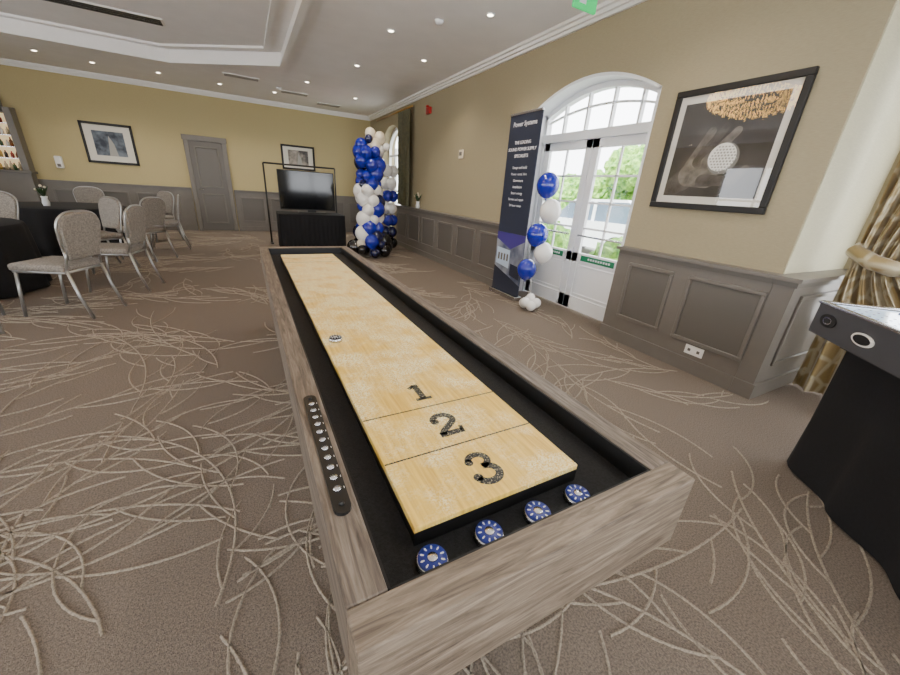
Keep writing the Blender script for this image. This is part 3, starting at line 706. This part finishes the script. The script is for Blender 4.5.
# chandelier above the frame (seen reflected in the picture glass)
b=MB(); cx,cy=-.35,3.8
b.tube([(cx,cy,3.2),(cx,cy,3.46)],.012,M['brass'])
for k,(R,z,n) in enumerate(((.56,3.18,80),(.62,3.12,90),(.60,3.05,90),(.5,2.99,70),(.38,2.94,50),(.25,2.90,34),(.1,2.87,12),(.4,3.14,44),(.26,3.08,26))):
    for i in range(n):
        a=2*pi*i/n+k; b.lathe([(.001,-.03),(.011,0),(.001,.03)],(cx+R*cos(a),cy+R*sin(a),z+random.uniform(-.03,.03)),M['gold'],5,False)
ring=[(cx+.6*cos(2*pi*i/32),cy+.6*sin(2*pi*i/32),3.2) for i in range(33)]
b.tube(ring,.01,M['brass'],6,False)
for a in (0,pi/2,pi,3*pi/2): b.tube([(cx+.6*cos(a),cy+.6*sin(a),3.2),(cx,cy,3.3)],.005,M['brass'],6)
b.done("crystal_chandelier")
# ------------------------------------------------------------------ curtains
def curtain(x,yA,yB,z0,z1,tie,m,amp=.035,n=110,per=9,pinch=.62):
    b=MB(); vs=[];fs=[];rows=48
    for r in range(rows+1):
        z=z0+(z1-z0)*r/rows
        k=1-pinch*math.exp(-((z-tie)/(.75 if z>tie else .4))**2) if tie else 1
        for i in range(n+1):
            u=i/n; y=yA-u*(yA-yB)*k
            ph=u*per*2*pi; vs.append((x+amp*sin(ph)*(0.6+.4*k)+.3*amp*sin(2.3*ph+z*2),y,z))
    for r in range(rows):
        for i in range(n): fs.append((r*(n+1)+i,r*(n+1)+i+1,(r+1)*(n+1)+i+1,(r+1)*(n+1)+i))
    b.add(vs,fs,m,True)
    return b
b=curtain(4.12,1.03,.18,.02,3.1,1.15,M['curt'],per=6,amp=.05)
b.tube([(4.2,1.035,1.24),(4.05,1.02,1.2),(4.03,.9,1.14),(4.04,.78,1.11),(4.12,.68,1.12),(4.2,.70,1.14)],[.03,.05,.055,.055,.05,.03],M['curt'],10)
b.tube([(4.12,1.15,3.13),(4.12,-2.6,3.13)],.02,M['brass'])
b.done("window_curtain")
b=curtain(3.44,9.38,8.62,1.03,3.05,None,M['olive'],per=6); b.tube([(3.44,11.1,3.08),(3.44,8.5,3.08)],.018,M['brass']); 
b.done("olive_curtain")
# ------------------------------------------------------------------ air hockey table with black cover
b=MB(); u=Vector((-.69,-.724,0)).normalized(); v=Vector((.724,-.69,0)).normalized()
b.M=Matrix(((u.x,v.x,0,2.73),(u.y,v.y,0,.725),(0,0,1,0),(0,0,0,1)))
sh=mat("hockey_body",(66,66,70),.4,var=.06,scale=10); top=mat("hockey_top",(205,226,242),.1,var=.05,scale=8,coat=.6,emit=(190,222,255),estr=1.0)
Lh,Wh=1.9,.95
b.box((0,0,.82),(Lh,.03,.995),sh,bev=.010); b.box((0,Wh-.03,.82),(Lh,Wh,.995),sh,bev=.010); b.box((0,.03,.82),(.03,Wh-.03,.995),sh,bev=.010); b.box((Lh-.03,.03,.82),(Lh,Wh-.03,.995),sh,bev=.010)
b.box((.03,.03,.95),(Lh-.03,Wh-.03,.990),top)
b.box((-.006,-.006,.985),(Lh,.022,1.0),M['metal'],bev=.004); b.box((-.006,-.002,.985),(.022,Wh,1.0),M['metal'],bev=.004)
for i in range(60): b.lathe([(.006,0),(.005,.001)],(.09+(i%20)*.05,.07+(i//20)*.05,.990),sh,6)
b.tube([(.1+.02*i,.28+.06*sin(i*.09),.991) for i in range(60)],.006,M['bluep'],5)
def disc(xc,zc,r,m,d,sx=1.0): b.prism([(xc+r*sx*cos(2*pi*i/24),zc+r*sin(2*pi*i/24)) for i in range(24)],-d,0,m,'y')
disc(.12,.915,.034,M['black'],.006,1.7); disc(.12,.915,.020,M['metal'],.008,1.6); disc(.12,.915,.014,M['black'],.010,1.6)
disc(.37,.90,.030,M['trimw'],.006,2.2); disc(.37,.90,.022,M['black'],.009,2.3)
b.box((.12,.10,.78),(Lh-.1,Wh-.08,.83),M['black'])
loop=[]
def sg(a,c):
    n=int(math.hypot(c[0]-a[0],c[1]-a[1])/.02)
    for i in range(n): t=i/n; loop.append((a[0]+(c[0]-a[0])*t,a[1]+(c[1]-a[1])*t))
sg((.13,.13),(Lh-.12,.13));sg((Lh-.12,.13),(Lh-.12,Wh-.1));sg((Lh-.12,Wh-.1),(.13,Wh-.1));sg((.13,Wh-.1),(.13,.13))
vs=[];fs=[];n=len(loop)
for li,z in enumerate((.82,.6,.3,.01)):
    for i,(x,y) in enumerate(loop):
        k=.010*li*sin(i*.28+sin(i*.05)*2); dx,dy=x-.95,y-.47; l=math.hypot(dx,dy); vs.append((x+dx/l*k,y+dy/l*k,z))
for l in range(3):
    for i in range(n): fs.append((l*n+i,l*n+(i+1)%n,(l+1)*n+(i+1)%n,(l+1)*n+i))
b.add(vs,fs,M['cloth'],True)
b.M=Matrix(); b.done("air_hockey_table")
# ------------------------------------------------------------------ outside
b=MB(); b.box((XB+.2,-8,-.12),(40,40,-.02),M['pave']); b.box((XO+.02,1.55,-.12),(XB+.2,40,-.02),M['pave']); b.done("ground_outside")
def hedge(c,s,n,seed):
    random.seed(seed)
    b=MB()
    for i in range(n):
        t=bmesh.new(); bmesh.ops.create_icosphere(t,subdivisions=4,radius=1)
        ox=Vector((random.uniform(-1,1)*s[0],random.uniform(-1,1)*s[1],random.uniform(.2,1)*s[2])); r=random.uniform(.5,.9)
        vs=[]
        for v_ in t.verts:
            p=v_.co*r; d=noise.noise(p*6+ox)*.22+noise.noise(p*17+ox)*.12
            vs.append(tuple(Vector(c)+ox+p*(1+d)))
        t.verts.index_update(); b.add(vs,[[q.index for q in f.verts] for f in t.faces],M['leaf']); t.free()
    return b.done("garden_hedge")
hedge((12.2,11.5,0),(.8,5.5,2.6),36,3); hedge((5.9,7.2,0),(.5,.7,.5),7,5); hedge((6.2,4.0,0),(.3,.3,.25),3,8)
def car(x,y,c,rot):
    b=MB(); b.M=Matrix.Translation((x,y,-.02))@Matrix.Rotation(rot,4,'Z'); cm=mat("car_paint",c,.25,coat=.7); gz=mat("car_glazing",(90,104,120),.1)
    body=[(-2.0,.3),(2.0,.3),(2.08,.6),(1.95,.85),(1.2,.95),(-1.9,.98),(-2.08,.7)]
    cab=[(-1.75,.97),(1.15,.94),(.55,1.42),(-1.3,1.46)]
    b.prism(body,-.85,.85,cm,'y'); b.prism(cab,-.72,.72,gz,'y'); b.prism([(-1.3,1.44),(.55,1.41),(.4,1.49),(-1.2,1.52)],-.7,.7,cm,'y')
    b.prism([(-.35,.96),(-.25,.96),(-.25,1.45),(-.35,1.45)],-.73,.73,cm,'y')
    for wx in (-1.25,1.3):
        for s in (-1,1):
            b.prism([(wx+.33*cos(2*pi*i/24),.33+.33*sin(2*pi*i/24)) for i in range(24)],s*.70,s*.88,M['black'],'y')
            b.prism([(wx+.19*cos(2*pi*i/16),.33+.19*sin(2*pi*i/16)) for i in range(16)],s*.87,s*.89,M['metal'],'y')
    b.M=Matrix(); b.done("parked_car")
car(8.8,7.4,(225,228,232),radians(90)); car(9.0,12.4,(190,30,34),radians(90))
# ------------------------------------------------------------------ lights / world / camera
wd=bpy.data.worlds.new("sky"); S.world=wd; wd.use_nodes=True; bg=wd.node_tree.nodes["Background"]; bg.inputs[0].default_value=(.93,.96,1,1); bg.inputs[1].default_value=10.0
sl=bpy.data.lights.new("sun",'SUN'); sl.energy=16; sl.angle=.02; so=bpy.data.objects.new("sun",sl); so.rotation_euler=(radians(8),radians(-38),0); S.collection.objects.link(so)
cam=bpy.data.cameras.new("camera"); cam.sensor_width=36; cam.lens=359.86/900*36; cam.clip_start=.02; cam.clip_end=200
co=bpy.data.objects.new("camera",cam); S.collection.objects.link(co); S.camera=co
r=Vector((.88266,-.46547,.06512)); f=Vector((.45385,.80808,-.37555)); up=Vector((.12219,.36104,.92451))
Rm=Matrix((r,up,-f)).transposed().to_4x4(); co.matrix_world=Matrix.Translation((0,0,1.42))@Rm
